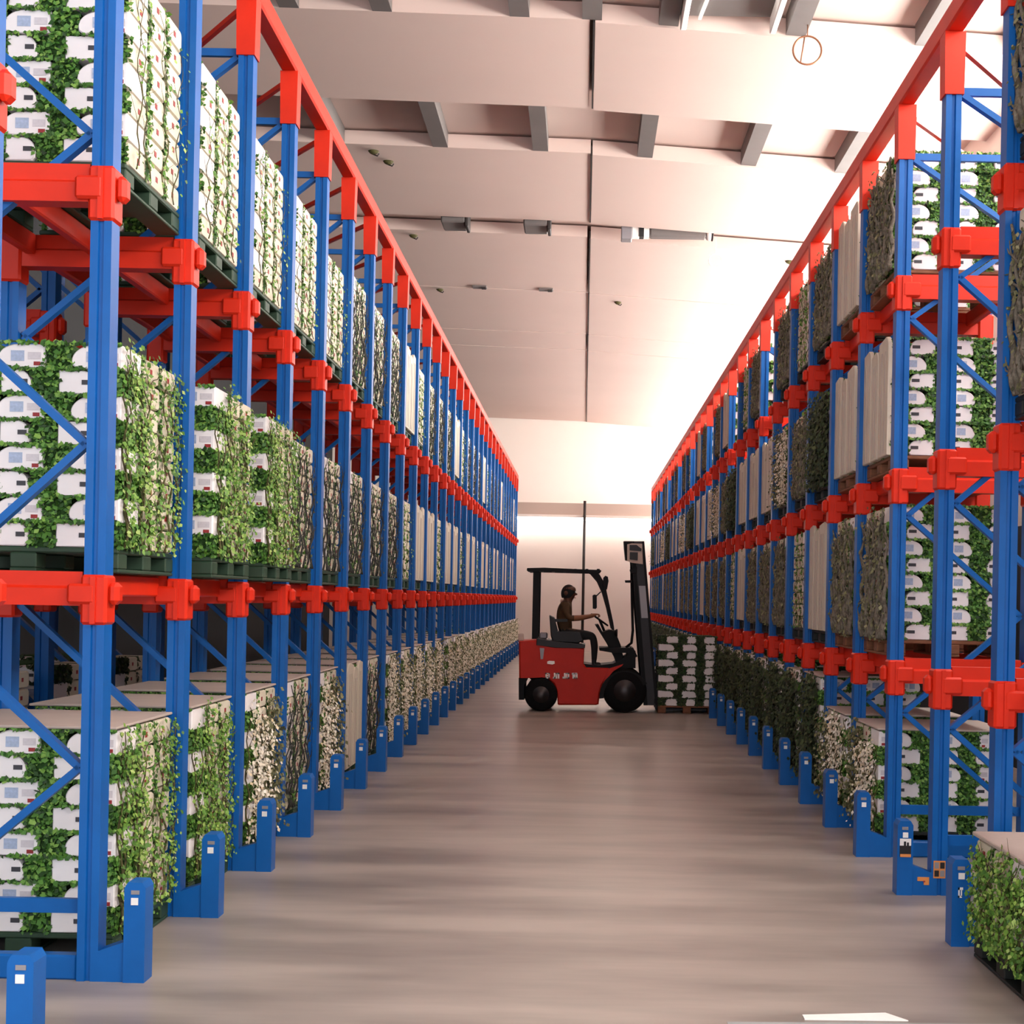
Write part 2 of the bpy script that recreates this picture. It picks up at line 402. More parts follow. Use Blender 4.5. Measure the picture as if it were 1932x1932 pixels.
def post_mesh(s, x, top):
    b = MB()
    w, d = .045, .05
    # open-fronted channel profile with a shallow groove on the face
    prof = [(-w, -d), (-.012, -d), (-.008, -d+.012), (.008, -d+.012), (.012, -d), (w, -d), (w, d), (-w, d)]
    b.prism([(s*x+px, py) for px, py in prof], 'z', 0, top, 'blue_paint')
    return b
def frame_parts(s):
    """list of (name, MB, [(subname, MB)...])"""
    out = []; X = lambda x: s*x
    lv = LEV[s]; top = TOP[s]
    out.append(('post', post_mesh(s, PX, top-.12), []))
    out.append(('post', post_mesh(s, RXX, top-.12), []))
    # floor beam
    b = MB(); b.bbox(X(PX+.05), -.035, 0, X(RXX-.045), .035, .105, 'blue_paint', .008); out.append(('base_beam', b, []))
    # foot guard with its gusset
    b = MB()
    g = [(X(1.825), 0), (X(1.915), 0), (X(1.915), .40), (X(1.9), .425), (X(1.84), .425), (X(1.825), .40)]
    b.prism(g, 'y', -.06, .05, 'blue_paint')
    gus = MB(); gus.prism([(X(1.915), 0), (X(PX-.045), 0), (X(PX-.045), .13), (X(1.915), .17)], 'y', -.05, .04, 'blue_paint')
    bp = MB(); bp.box(X(1.855), -.064, .33, X(1.885), -.06, .36, 'sticker_white'); bp.box(X(1.85), -.064, .375, X(1.885), -.06, .392, 'mast_pale')
    out.append(('foot_guard', b, [('gusset', gus), ('bolt_plate', bp)]))
    # red cross beams with connectors
    for i, z in enumerate(lv):
        h = .145 if s < 0 and i == 0 else .165
        b = MB()
        prof = [(-.05, z-h), (.05, z-h), (.05, z), (-.03, z), (-.03, z-h*.42), (-.05, z-h*.5)]
        b.prism(prof, 'x', X(PX+.058), X(RXX-.058), 'red_paint')
        sub = []
        for x, tabs in ((PX, True), (RXX, False)):
            c = MB()
            c.bbox(X(x)-.056, -.062, z-h-.08, X(x)+.056, .060, z-.012, 'red_paint', .012)
            if tabs:
                c.bbox(X(x-.10), -.045, z-h*.95, X(x-.05), .03, z-h*.3, 'red_paint', .018)
                c.bbox(X(x-.01), -.075, z-h*.95, X(x+.11), -.05, z-h*.35, 'red_paint', .012)
                c.bar((X(x), -.066, z-h-.075), (X(x), -.066, z-.02), .022, .012, 'red_paint')
            sub.append(('beam_connector', c))
        out.append(('cross_beam', b, sub))
    # zigzag braces
    za = [.9, 2.28, 3.6, 4.86] if s < 0 else [.95, 2.25, 3.55, 4.6]
    zb = [.25, 1.58, 2.95, 4.25] if s < 0 else [.3, 1.6, 2.9, 4.1]
    seq = []
    for i in range(4):
        seq.append((zb[i], za[i], 0)); 
        if i < 3: seq.append((za[i], zb[i+1], 1))
    for p, q, d in seq:
        b = MB()
        (xa, xb) = (RXX-.06, PX+.06) if d == 0 else (PX+.06, RXX-.06)
        b.bar((X(xa), .0, p), (X(xb), .0, q), .032, .046, 'blue_paint', (0, 1, 0)); out.append(('brace', b, []))
    b = MB(); b.bar((X(PX+.045), 0, top-.33), (X(RXX-.045), 0, top-.33), .03, .045, 'blue_paint'); out.append(('tie_bar', b, []))
    b = MB(); b.bar((X(PX+.045), 0, .31), (X(RXX-.045), 0, .31), .03, .06, 'blue_paint'); out.append(('tie_bar', b, []))
    # red sleeve under the top rail
    b = MB(); pr = [(X(PX)-.055, top-.36), (X(PX)+.055, top-.36), (X(PX)+.06, top-.001), (X(PX)-.06, top-.001)]
    b.prism(pr, 'y', -.06, .06, 'red_paint'); out.append(('top_sleeve', b, []))
    b = MB(); b.bar((X(PX+.06), .0, top-.08), (X(RXX), STEP[s]-.07, top-.08), .03, .03, 'red_paint'); out.append(('top_brace', b, []))
    return out
def rail_parts(s):
    out = []
    for i, z in enumerate(LEV[s]):
        for x in ((2.16, 2.80) if s > 0 or i == 0 else (2.50, 2.82)):
            b = MB(); b.bbox(s*x, .052, z-.105, s*(x+.055), STEP[s]-.052, z-.002, 'red_paint', .008); out.append(('shelf_rail', b, []))
    return out

NEARK = 12
for s in (-1, 1):
    parts = [(n, b.mesh(n), [(m, c.mesh(m)) for m, c in sub]) for n, b, sub in frame_parts(s)]
    rails = [(n, b.mesh(n), []) for n, b, _ in rail_parts(s)]
    far = None
    for k in range(-1, NF[s]):
        y = Y0[s]+k*STEP[s]
        empty_bay = (s < 0 and k == -1) or (s > 0 and k in (0, 1))
        n = k+1 if s < 0 else k+1
        if k < NEARK:
            lab = 'blue rack frame with red arms, %s from the camera in the %s rack' % (ORD[n if s < 0 else max(n-1, 0)], SIDE[s])
            if s > 0 and k == -1: lab = 'blue rack frame of the right rack beside the camera, before the grey bark load'
            t = thing('rack_frame', lab, 'rack frame', (0, y-(.12 if s > 0 and k == -1 else 0), 0), 'upright frames of the %s pallet rack' % SIDE[s])
            for nm, me, sub in parts + ([] if empty_bay or k == NF[s]-1 else rails):
                o = put(nm, me, t)
                for m2, c2 in sub: put(m2, c2, o)
            if s > 0 and k == 0: fr0 = t
            if s > 0 and k == 1: fr1 = t
        else:
            if far is None:
                b = MB()
                for nm, mb, sub in frame_parts(s)+rail_parts(s):
                    for q in [mb]+[c for _, c in sub]:
                        o0 = len(b.v); b.v += q.v
                        mp = [b.mi(x) for x in q.mats]
                        b.f += [[i+o0 for i in f] for f in q.f]; b.m += [mp[i] for i in q.m]; b.sm += q.sm
                far = b.mesh('rack_frame')
                if s < 0: far_left = far
            o = put('rack_frame', far, None, (0, y, 0))
            tag(o, 'blue upright with red arms among the crowded far frames of the %s rack' % SIDE[s], 'rack frame', 'far upright frames of the %s pallet rack' % SIDE[s])
    # continuous top rail
    b = MB(); ya, yb = Y0[s]-1.5*STEP[s], Y0[s]+(NF[s]-1)*STEP[s]+.1; z = TOP[s]
    b.bbox(s*(PX-.055), ya, z, s*(PX+.055), yb, z+.13, 'red_paint', .012)
    tag(b.build('top_rail'), 'long red rail along the top of the %s rack beside the aisle' % SIDE[s], 'rail')
# stickers on the two nearest right feet
def sticker(parent, x0, z0, x1, z1, y, cells, lab):
    b = MB()
    for mt, a, c, d, e, th in cells: b.box(x0+(x1-x0)*a, y-th, z0+(z1-z0)*c, x0+(x1-x0)*d, y, z0+(z1-z0)*e, mt)
    o = b.build('sticker', parent); o['label'] = lab
sticker(fr1, 1.838, .22, 1.902, .325, -.0603, [('sticker_black', 0, 0, 1, 1, .003), ('sticker_white', .0, .62, 1, 1, .005), ('sticker_orange', .05, .0, 1, .16, .005), ('sticker_black', .35, .62, .55, .85, .006), ('sticker_black', .62, .62, .8, .8, .006)], 'black and white sticker with an orange foot')
sticker(fr1, 1.945, .06, 2.012, .105, -.0503, [('sticker_orange', 0, .5, 1, 1, .003), ('sticker_orange', .55, 0, 1, .5, .003), ('print_red', .5, .35, .66, .55, .005)], 'small orange sticker')
sticker(fr1, 2.036, .10, 2.104, .20, -.0503, [('sticker_orange', 0, 0, 1, 1, .003)]+[('mast_pale' if (i+j) % 2 else 'sticker_black', .08+.47*i, .1+.46*j, .45+.47*i, .45+.46*j, .005) for i in (0, 1) for j in (0, 1)], 'orange-framed sticker of four grey fields')
sticker(fr0, 1.855, .24, 1.878, .29, -.0603, [('sticker_white', 0, 0, .3, 1, .003), ('sticker_white', 0, .75, 1, 1, .003), ('sticker_white', .55, .1, .8, .8, .003), ('sticker_white', 0, 0, .8, .2, .003)], 'small white mark')

# ------------------------------------------------------------------ cartons
RP = .1145; CH = .106; PH = .115
def nose_poly(w, h, left):
    # straight end at x=w, rounded nose at x=0
    p = [(w, 0), (w, h)]
    for i in range(9):
        a = PI/2*i/8; p.append((.42*w-.42*w*math.sin(a), h*.30+h*.70*math.cos(a)))
    p += [(.02*w, h*.14), (.12*w, 0)]
    if left: p = [(w-x, z) for x, z in p][::-1]
    return p
def rect_poly(w, h, r=.012):
    p = []
    for cx, cz, a0 in ((w-r, r, -PI/2), (w-r, h-r, 0), (r, h-r, PI/2), (r, r, PI)):
        for i in range(4): a = a0+PI/2*i/3; p.append((cx+r*math.cos(a), cz+r*math.sin(a)))
    return p
CART = {}
def carton_mesh(kind, s, w, d):
    """parts of a carton lying at x 0..w, y 0..d, z 0..CH, front face at y=0; s tells on which side the aisle lies (s<0: aisle at +x)"""
    key = (kind, s, round(w, 3), round(d, 3))
    if key in CART: return CART[key]
    b = MB(); subs = []
    if kind == 'nose':      # rounded end away from the aisle
        b.prism(nose_poly(w, CH, s > 0), 'y', 0, d, 'carton_white', bev=.006)
        f = (lambda x: x) if s < 0 else (lambda x: w-x)
        q = MB(); q.box(f(.30*w), -.002, .28*CH, f(.58*w), .0005, .72*CH, 'print_blue'); subs.append(('printed_window', q))
        q = MB(); q.box(f(.66*w), -.002, .36*CH, f(.93*w), .0005, .66*CH, 'print_grey'); subs.append(('printed_panel', q))
        q = MB(); q.box(f(.78*w), -.0022, .10*CH, f(.92*w), .0005, .26*CH, 'print_red'); subs.append(('red_mark', q))
    elif kind == 'tail':    # rounded end towards the aisle
        b.prism(nose_poly(w, CH, s < 0), 'y', 0, d, 'carton_white', bev=.006)
        f = (lambda x: x) if s < 0 else (lambda x: w-x)
        q = MB(); q.box(f(.60*w), -.002, .40*CH, f(.90*w), .0005, .60*CH, 'print_dark'); subs.append(('dark_slot', q))
    else:
        # rounded rectangular block showing its end on the aisle face
        y0 = 0
        b.prism([(y, z) for y, z in rect_poly(d, CH, .024)], 'x', 0, w, 'carton_cream', bev=.011)
        xa = w if s < 0 else 0
        q = MB(); q.box(xa-.0005, d*.44, .38*CH, xa+.002 if s < 0 else xa-.002, d*.56, .62*CH, 'print_red'); subs.append(('small_mark', q))
    CART[key] = (b, b.mesh('carton'), [(n, q, q.mesh(n)) for n, q in subs])
    return CART[key]

def slots(rows, corner=False):
    out = []
    for r in range(rows):
        if r % 2:
            out += [(r, 'nose', 0, .23, 0, .27, 'front corner'), (r, 'nose', .35, .565, 0, .27, 'front middle'), (r, 'nose', .69, .85, 0, .27, 'front inner end'),
                    (r, 'side', 0, .23, .285, .545, 'aisle middle'), (r, 'side', 0, .23, .56, .815, 'aisle far end')]
        else:
            out += [(r, 'tail', .11, .285, 0, .27, 'front near corner'), (r, 'tail', .41, .545, 0, .27, 'front middle'), (r, 'tail', .665, .82, 0, .27, 'front inner end'),
                    (r, 'side', 0, .23, .32, .565, 'aisle middle'), (r, 'side', 0, .23, .585, .815, 'aisle far end')]
        if corner and r % 2 == 0: out.append((r, 'side', 0, .10, .03, .305, 'aisle near end'))
    return out

# foliage that fills the gaps between the cartons
def leaves(b, pts, nrm, size, m):
    n = len(pts); 
    if n == 0: return
    pts = np.asarray(pts); nrm = np.asarray(nrm)
    d = RNG.normal(size=(n, 3)); d -= (d*nrm).sum(1)[:, None]*nrm*.7; d /= np.linalg.norm(d, axis=1)[:, None]
    nn = nrm+RNG.normal(size=(n, 3))*.45
    sd = np.cross(d, nn); sd /= np.linalg.norm(sd, axis=1)[:, None]+1e-9
    L = size*(.6+.8*RNG.random(n))[:, None]; W = L*.36
    o = len(b.v)
    q = np.stack([pts-d*L/2, pts+sd*W-d*L*.05, pts+d*L/2, pts-sd*W-d*L*.05], 1).reshape(-1, 3)
    b.v += [tuple(x) for x in q]
    k = b.mi(m)
    b.f += [[o+4*i, o+4*i+1, o+4*i+2, o+4*i+3] for i in range(n)]; b.m += [k]*n; b.sm += [False]*n
FOL = {}
def foliage_mesh(s, rows, dens, leafm='leaf_green', corner=False):
    key = (s, rows, dens, leafm, corner)
    if key in FOL: return FOL[key]
    b = MB(); X = lambda u: s*u
    pf, nf = [], []
    def rnd(a, c): return a+(c-a)*random.random()
    b.box(X(.3), .3, .0, X(.84), .8, rows*RP-.004, 'foliage_core')
    for r in range(rows):
        z0, z1 = r*RP, (r+1)*RP-.006
        if r % 2: gf = [(.232, .348), (.567, .688)]; gs = [(.272, .284), (.547, .558)]
        else: gf = [(0.0, .108), (.287, .408), (.547, .663), (.822, .85)]; gs = [(.272, .318), (.567, .583)]
        for a, c in gf:
            ra = .012
            b.box(X(a+(.012 if a == 0 else 0)), .02, z0, X(c), .028 if corner and a == 0 else .27, z1, 'foliage_core')
            n = int((c-a)*RP*dens)
            for _ in range(n):
                pf.append((X(rnd(a-.012, c+.012)), .012+rnd(-.022, .012), rnd(z0-.006, z1+.006))); nf.append((0, -1, .25))
            if a == 0 and not corner:
                for _ in range(int(.27*RP*dens)): pf.append((X(rnd(-.015, .012)), rnd(0, .28), rnd(z0-.006, z1+.006))); nf.append((-s, 0, .25))
        for a, c in gs:
            b.box(X(.012), a, z0, X(.23), c, z1, 'foliage_core')
            for _ in range(int((c-a+.02)*RP*dens)): pf.append((X(rnd(-.015, .012)), rnd(a-.01, c+.01), rnd(z0, z1))); nf.append((-s, 0, .25))
        # fringe under each row
        for _ in range(int(.85*.02*dens)): pf.append((X(rnd(.0, .85)), rnd(-.012, .0), z1+rnd(-.004, .01))); nf.append((0, -1, .3))
    if pf: leaves(b, pf, nf, .026 if dens > 6000 else .045, leafm)
    FOL[key] = b.mesh('hedge_foliage')
    return FOL[key]

IVY = {}
def ivy_parts(s, style, hgt, var):
    key = (s, style, round(hgt, 2), var)
    if key in IVY: return IVY[key]
    st = MB(); lf = MB()
    if style == 'ivy': nv, r0, nl, size, m, sm = 8, .006, 175, .025, 'leaf_ivy', 'stem_brown'
    elif style == 'sparse': nv, r0, nl, size, m, sm = 4, .003, 34, .024, 'leaf_ivy', 'stem_brown'
    elif style == 'branch': nv, r0, nl, size, m, sm = 9, .007, 14, .025, 'leaf_dark', 'stem_dark'
    elif style == 'woody': nv, r0, nl, size, m, sm = 13, .017, 60, .03, 'leaf_olive', 'bark_grey'
    elif style == 'bush': nv, r0, nl, size, m, sm = 8, .008, 330, .04, 'leaf_dark', 'stem_dark'
    elif style == 'blossom': nv, r0, nl, size, m, sm = 8, .006, 210, .034, 'leaf_olive', 'stem_brown'
    rs = random.Random(11+var*5+len(style))
    pts, nr = [], []
    for i in range(nv):
        v = (i+.5)/nv*.8 + rs.uniform(-.03, .03); z = 0; path = []; rad = []
        dv = rs.uniform(-.3, .3); hh = hgt*rs.uniform(.75, 1.0)
        nseg = 16
        for j in range(nseg+1):
            t = j/nseg
            v2 = min(.81, max(.0, v))
            path.append((-s*(.014+.012*math.sin(j*1.3+i)+(.012 if style == 'woody' else 0)), v2, t*hh)); rad.append(r0*(1.15-.75*t))
            dv += rs.uniform(-.25, .25); dv *= .85; v += dv*hh/nseg
        st.tube(path, rad, sm, 6)
        # side twigs
        for j in range(2, nseg, 2 if style != 'woody' else 4):
            p = Vector(path[j]); dz = rs.choice((-1, 1)); L = rs.uniform(.06, .2)
            tw = [p]
            for q in range(1, 5): tw.append(p+Vector((-s*.004*q, max(-p.y, min(.82-p.y, dz*L*q/4)), L*.6*q/4+rs.uniform(-.01, .01))))
            if tw[-1].z < hgt+.04: st.tube(tw, [r0*.5, r0*.42, r0*.35, r0*.25, r0*.15], sm, 5)
            if style in ('branch', 'ivy'):
                e = tw[2]; d2 = rs.choice((-1, 1)); st.tube([e, e+Vector((0, d2*.03, .03)), e+Vector((0, max(-e.y, min(.82-e.y, d2*.05)), .075))], [r0*.3, r0*.2, r0*.1], sm, 4)
        for _ in range(nl):
            j = rs.randrange(len(path)); p = path[j]
            sp = .055 if style in ('ivy', 'sparse') else .075
            z = p[2]+rs.gauss(0, .03); v_ = p[1]+rs.gauss(0, sp)
            if -.02 < v_ < .84 and -.02 < z < hgt+.06:
                pts.append((-s*(.018+abs(rs.gauss(0, .02 if style not in ('bush', 'blossom') else .045))), v_, z)); nr.append((-s, -.3, .3))
    if style == 'blossom':
        k = int(len(pts)*.45); leaves(lf, pts[:k], nr[:k], size*.8, 'blossom'); leaves(lf, pts[k:], nr[k:], size, m)
    else: leaves(lf, pts, nr, size, m)
    IVY[key] = (st.mesh('stems'), lf.mesh('leaves'))
    return IVY[key]

PAL = {}
def pallet_parts(s, m):
    key = (s, m)
    if key in PAL: return PAL[key]
    X = lambda u: s*u
    deck = MB(); deck.bbox(X(0), 0, PH-.028, X(.86), .83, PH-.002, m, .006)
    out = [('deck', deck)]
    for u in (0, .37, .74):
        for v in (0, .355, .71):
            b = MB(); b.bbox(X(u), v, .018, X(u+.12), v+.12, PH-.028, m, .006); out.append(('block', b))
    for u in (0, .37, .74):
        b = MB(); b.bbox(X(u), 0, .001, X(u+.12), .83, .018, m, .004); out.append(('runner', b))
    one = MB()
    for _, q in out:
        o0 = len(one.v); one.v += q.v; k = one.mi(m); one.f += [[i+o0 for i in f] for f in q.f]; one.m += [k]*len(q.f); one.sm += q.sm
    PAL[key] = ([(n, q.mesh(n)) for n, q in out], one.mesh('pallet'))
    return PAL[key]

BOARD = {}
def board_mesh(s, h, w):
    key = (s, round(h, 2), w)
    if key not in BOARD:
        b = MB(); r = .09; p = [(0, 0), (w, 0), (w, h-.02)]
        for i in range(7): a = PI/2*i/6; p.append((r-r*math.sin(a), h-r+r*math.cos(a)))
        b.prism(p, 'x', -.006*s, -.036*s, 'board_cream', bev=.005)
        for q in (.3, .62): b.box(-.036*s, w*q, .02, -.04*s, w*q+.012, h-.1, 'sheet_card')
        BOARD[key] = b.mesh('cover_board')
    return BOARD[key]

LEVNAME = {-1: ['floor level', 'middle shelf', 'top shelf'], 1: ['floor level', 'lower shelf', 'upper shelf', 'top shelf']}
cand = []      # every carton of every load: (area, mesh key..., world corner, label bits)
count = {}
def make_load(s, y, z, rows, style, face, where, ordn, near, palm='pallet_green', front=False, protr=0., var=0, fully_out=None, lev=None, leafm='leaf_green'):
    """one stacked pallet load, near aisle corner at (s*face, y, z)"""
    x = s*(face-protr)
    grp = 'pallet loads'
    shared = ordn is None
    nm = '%s %s load, %s' % (ordn, SIDE[s], where) if not shared else 'distant %s loads, %s' % (SIDE[s], where)
    g2 = None if not shared else '%s in the far %s rack, %s'
    parts, one = pallet_parts(s, palm)
    col = {'pallet_green': 'dark green', 'pallet_dark': 'black', 'pallet_wood': 'brown wooden'}[palm]
    lab = ('%s pallet under the %s' if not shared else '%s pallet under one of the %s') % (col, nm)
    if near:
        t = thing('pallet', lab, 'pallet', (x, y, z), 'pallets under the stacked loads')
        for n, me in parts: put(n, me, t)
    else:
        tag(put('pallet', one, None, (x, y, z)), lab, 'pallet', 'pallets under the stacked loads' if not shared else 'pallets under the distant %s loads, %s' % (SIDE[s], where))
    zb = z+PH
    crn = style in ('sparse', 'branch', 'board')
    fm = foliage_mesh(s, rows, (9000 if near else 1800), leafm, crn)
    tag(put('hedge_foliage', fm, None, (x, y, zb)), ('green leafy filling between the cartons of the %s' if not shared else 'green leafy filling between the cartons of one of the %s') % nm, 'foliage',
        'leafy fillings of the stacked loads' if not shared else 'leafy fillings of the distant %s loads, %s' % (SIDE[s], where))
    if style in ('ivy', 'sparse', 'branch', 'woody', 'bush', 'blossom'):
        st, lf = ivy_parts(s, style, rows*RP, var)
        w = {'ivy': ('climbing_ivy', 'light green ivy climbing the aisle face of the %s', 'ivy'), 'sparse': ('climbing_ivy', 'thin sparse ivy trailing over the aisle face of the %s', 'ivy'),
             'branch': ('bare_climber', 'dark bare branches spread over the aisle face of the %s', 'climber'), 'woody': ('woody_climber', 'grey bark-like stems covering the aisle face of the %s', 'climber'),
             'bush': ('leafy_bush', 'dark leafy bush covering the aisle face of the %s', 'bush'), 'blossom': ('flowering_bush', 'cream-flowered bush covering the aisle face of the %s', 'bush')}[style]
        lb = w[1] % nm if not shared else w[1] % ('distant %s loads, %s' % (SIDE[s], where))
        t = thing(w[0], lb, w[2], (x, y, zb), 'climbers on the load faces' if not shared else '%s on the distant %s loads, %s' % (w[2], SIDE[s], where))
        put('stems', st, t); put('leaves', lf, t)
    elif style == 'board':
        for i, (v, wd) in enumerate(((.0, .3), (.33, .22), (.58, .24))):
            bm = board_mesh(s, rows*RP+.02-.05*(i == 1), wd)
            tag(put('cover_board', bm, None, (x, y+v, zb)), ('tall cream board, %s of three facing the aisle, %s' % (ORD[i], nm)) if not shared else 'tall cream cover board on the distant %s loads, %s' % (SIDE[s], where), 'board',
                'cream boards on the load faces' if not shared else 'cream boards on the distant %s loads, %s' % (SIDE[s], where))
    for r, kind, u0, u1, v0, v1, pos in slots(rows, crn):
        zz = zb+r*RP
        w, d = u1-u0, v1-v0
        x0 = x+s*u0 if s > 0 else x-u1
        yy = y+v0
        k = F/yy
        af = 0.
        if kind != 'side':
            fr = front or (pos == 'front corner')
            vis = 1. if front else .35
            af = w*CH*k*k*vis if fr else 0
            if pos == 'front corner': af += d*CH*k*k*(abs(x)/(yy+.15))*.8
        else: af = d*CH*k*k*(abs(x)/(yy+.15))*(.4 if style in ('board', 'bush') else .9)
        # inside the frame?
        cx = VX+F*(x0+w/2)/yy; cy = VY-F*(zz+CH/2-CAMZ)/yy
        if not (-10 < cx < 1942 and -25 < cy < 1955): af = 0
        lb = '%s carton, %s, %s row up, %s' % ({'nose': 'white round-nosed', 'tail': 'white slot-marked', 'side': 'cream square'}[kind], pos, ORD[r], nm)
        cand.append((af, kind, s, w, d, (x0, yy, zz), lb, nm))
    return zb+rows*RP

# what stands in each bay: (rows, style, protrude)
def bay_plan(s, k, lev):
    if s < 0:
        if lev == 0:
            if k < 3: return (8, 'ivy' if k != 2 else 'blossom', 0)
            if k < 7: return (8, ['branch', 'blossom', 'board', 'branch'][k-3], 0)
            return (8, 'blossom', .03 if k < 12 else .08)
        if lev == 1:
            if k < 3: return (8, 'ivy', .1 if k else 0)
            if k < 8: return (8, 'branch', 0)
            return (8, ['board', 'board', 'sparse'][k % 3], 0)
        if k < 3: return (8, 'sparse', 0)
        if k < 5: return (8 if k == 3 else 7, 'sparse', 0)
        return (8, ['branch', 'branch', 'branch', 'board', 'sparse'][k % 5], 0)
    if lev == 0:
        return (6 if k < 4 else 8, 'blossom' if k == 2 else ('bush' if k > 3 else 'blossom'), .05)
    if lev == 1:
        return (8, ['woody', 'woody', 'board', 'sparse', 'woody'][(k-2) % 5], 0)
    if lev == 2:
        return (7, ['board', 'board', 'bush', 'woody', 'blossom', 'board'][(k-2) % 6], 0)
    return (7, ['woody', 'board', 'woody', 'sparse'][(k-2) % 4], 0)

NLAB = 12
for s in (-1, 1):
    for lev in range(len(LEV[s])+1):
        z = 0 if lev == 0 else LEV[s][lev-1]
        cnt = 0
        for k in range(-1, NF[s]-1):
            if s < 0 and k == -1: continue
            if s > 0 and k in (0, 1): continue
            y = Y0[s]+k*STEP[s]+.31
            if s > 0 and k == -1:
                if lev == 0: continue        # the low load is placed below
                if lev == 1: continue
                rows, style, pr = 8, 'woody', 0
            else: rows, style, pr = bay_plan(s, k, lev)
            if s > 0 and lev == 3 and k > 6 and k % 3 == 1: continue
            if s > 0 and lev == 3: rows = min(rows, 8)
            near = y < 13
            palm = 'pallet_green' if s < 0 else ('pallet_wood' if k in (2, 3) and lev > 0 else 'pallet_dark')
            front = (s < 0 and k == 0) or (s > 0 and k == 2)
            face = 2.09 if not (s < 0 and lev == 0 and k < 3) else 2.08
            make_load(s, y, z, rows, style, face, LEVNAME[s][lev], ORD[cnt] if cnt < NLAB else None, near, palm, front, pr, k % 2, lev=lev)
            if lev == 0 and y < 22 and (s < 0 or k < 5):
                b = MB(); b.bbox(s*(2.09-pr-.012), y-.015, z+PH+rows*RP+.001, s*2.95, y+.835, z+PH+rows*RP+.014, 'sheet_card', .004)
                tag(b.build('top_sheet'), 'grey-pink card sheet on top of the %s %s load, floor level' % (ORD[cnt], SIDE[s]), 'sheet', 'card sheets on the floor level loads')
            cnt += 1
for i, k in enumerate((0, 1, 2, 3, 4)):
    y = Y0[-1]+k*1.2+.7
    tag(put('rack_frame', far_left, None, (-1.42, y, 0)), 'dim blue frame of the hidden rack row behind the left rack, %s from the camera' % ORD[i], 'rack frame', 'frames of the rack row behind the left rack')
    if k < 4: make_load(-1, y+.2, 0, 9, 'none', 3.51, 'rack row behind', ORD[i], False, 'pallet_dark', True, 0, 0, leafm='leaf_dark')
# low load at the bottom right of the picture, standing beside the first right foot
make_load(1, 5.78, 0, 4, 'ivy', 1.885, 'low floor stack', 'nearest', True, 'pallet_dark', False, 0, 1)
b = MB(); b.bbox(1.87, 5.76, PH+4*RP+.001, 2.75, 6.62, PH+4*RP+.02, 'sheet_card', .004); tag(b.build('top_sheet'), 'grey-pink card sheet on top of the low stack at bottom right', 'sheet')
# the load in front of the forks
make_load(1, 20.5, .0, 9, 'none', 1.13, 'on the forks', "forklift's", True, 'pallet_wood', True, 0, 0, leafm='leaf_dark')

# the 300 cartons that show largest are things of their own, the rest one mass
cand.sort(key=lambda c: -c[0])
top = [c for c in cand[:300] if c[0] > 0]; rest = cand[len(top):]
for i, (af, kind, s, w, d, loc, lb, nm) in enumerate(top):
    _, me, subs = carton_mesh(kind, s, w, d)
    o = tag(put('carton', me, None, loc), lb, 'carton', 'cartons of the %s' % nm)
    if af > 700:
        for n, q, m2 in subs: put(n, m2, o)
b = MB(); b.mi('carton_white')
for af, kind, s, w, d, loc, lb, nm in rest:
    if loc[1] < 24:
        q, _, subs = carton_mesh(kind, s, w, d)
        srcs = [q]+([sq for _, sq, _ in subs] if loc[1] < 16 else [])
        for q in srcs:
            o0 = len(b.v); b.v += [(p[0]+loc[0], p[1]+loc[1], p[2]+loc[2]) for p in q.v]
            mp = [b.mi(x) for x in q.mats]; b.f += [[i+o0 for i in f] for f in q.f]; b.m += [mp[i] for i in q.m]; b.sm += q.sm
    else: b.box(loc[0], loc[1], loc[2], loc[0]+w, loc[1]+d, loc[2]+CH, 'carton_white')
tag(b.build('cartons'), 'mass of small white and cream cartons stacked in the farther loads of both racks', 'cartons', None, 'stuff')

# ------------------------------------------------------------------ forklift
FY0, FY1 = 20.42, 21.38
YM = (FY0+FY1)/2
def fq(cx, cy, Y=FY0):       # crop pixels of the forklift close-up -> X, Z
    return P(940+cx*420/1932, 940+cy*420/1932, Y)
fk = thing('forklift', 'red forklift with black mast facing right across the aisle', 'forklift', (0, YM, 0))
def fb(b, name, parent=None):
    # parts are modelled in world coordinates; the root sits at (0, YM, 0)
    b.v = [(x, y-YM, z) for x, y, z in b.v]; return b.build(name, parent or fk)
def fpoly(pts): return [fq(*p) for p in pts]
def arch(cx, cy, r, a0, a1, n=10): return [(cx+r*math.cos(math.radians(a0+(a1-a0)*i/n)), cy+r*math.sin(math.radians(a0+(a1-a0)*i/n))) for i in range(n+1)]
# red body with wheel arches
body = [(178, 1240), (330, 1232), (748, 1300), (742, 1440), (765, 1472), (955, 1476), (985, 1500)]
body += [(940, 1560), (905, 1620), (882, 1700), (872, 1790), (850, 1797), (525, 1797), (515, 1790)]
body += [(510, 1690), (480, 1610), (430, 1568), (370, 1555), (250, 1562), (180, 1562)]
b = MB(); b.prism(fpoly(body), 'y', FY0+.03, FY1-.03, 'forklift_red', bev=.025); fb(b, 'body')
b = MB(); b.prism(fpoly([(176, 1562), (255, 1562), (225, 1620), (222, 1752), (176, 1752)]), 'y', FY0+.06, FY1-.06, 'black_metal', bev=.01)
b.prism(fpoly([(255, 1562), (430, 1568), (508, 1690), (515, 1560), (950, 1500), (870, 1700), (800, 1760), (520, 1760), (480, 1640), (300, 1600)]), 'y', FY0+.25, FY1-.25, 'black_metal'); fb(b, 'chassis')
b = MB(); b.prism(fpoly([(178, 1240), (332, 1232), (332, 1244), (178, 1252)]), 'y', FY0+.1, FY1-.1, 'black_metal'); b.prism(fpoly([(332, 1215), (470, 1240), (755, 1275), (752, 1302), (500, 1300), (330, 1275)]), 'y', FY0+.02, FY1-.02, 'mast_grey', bev=.01); fb(b, 'hood')
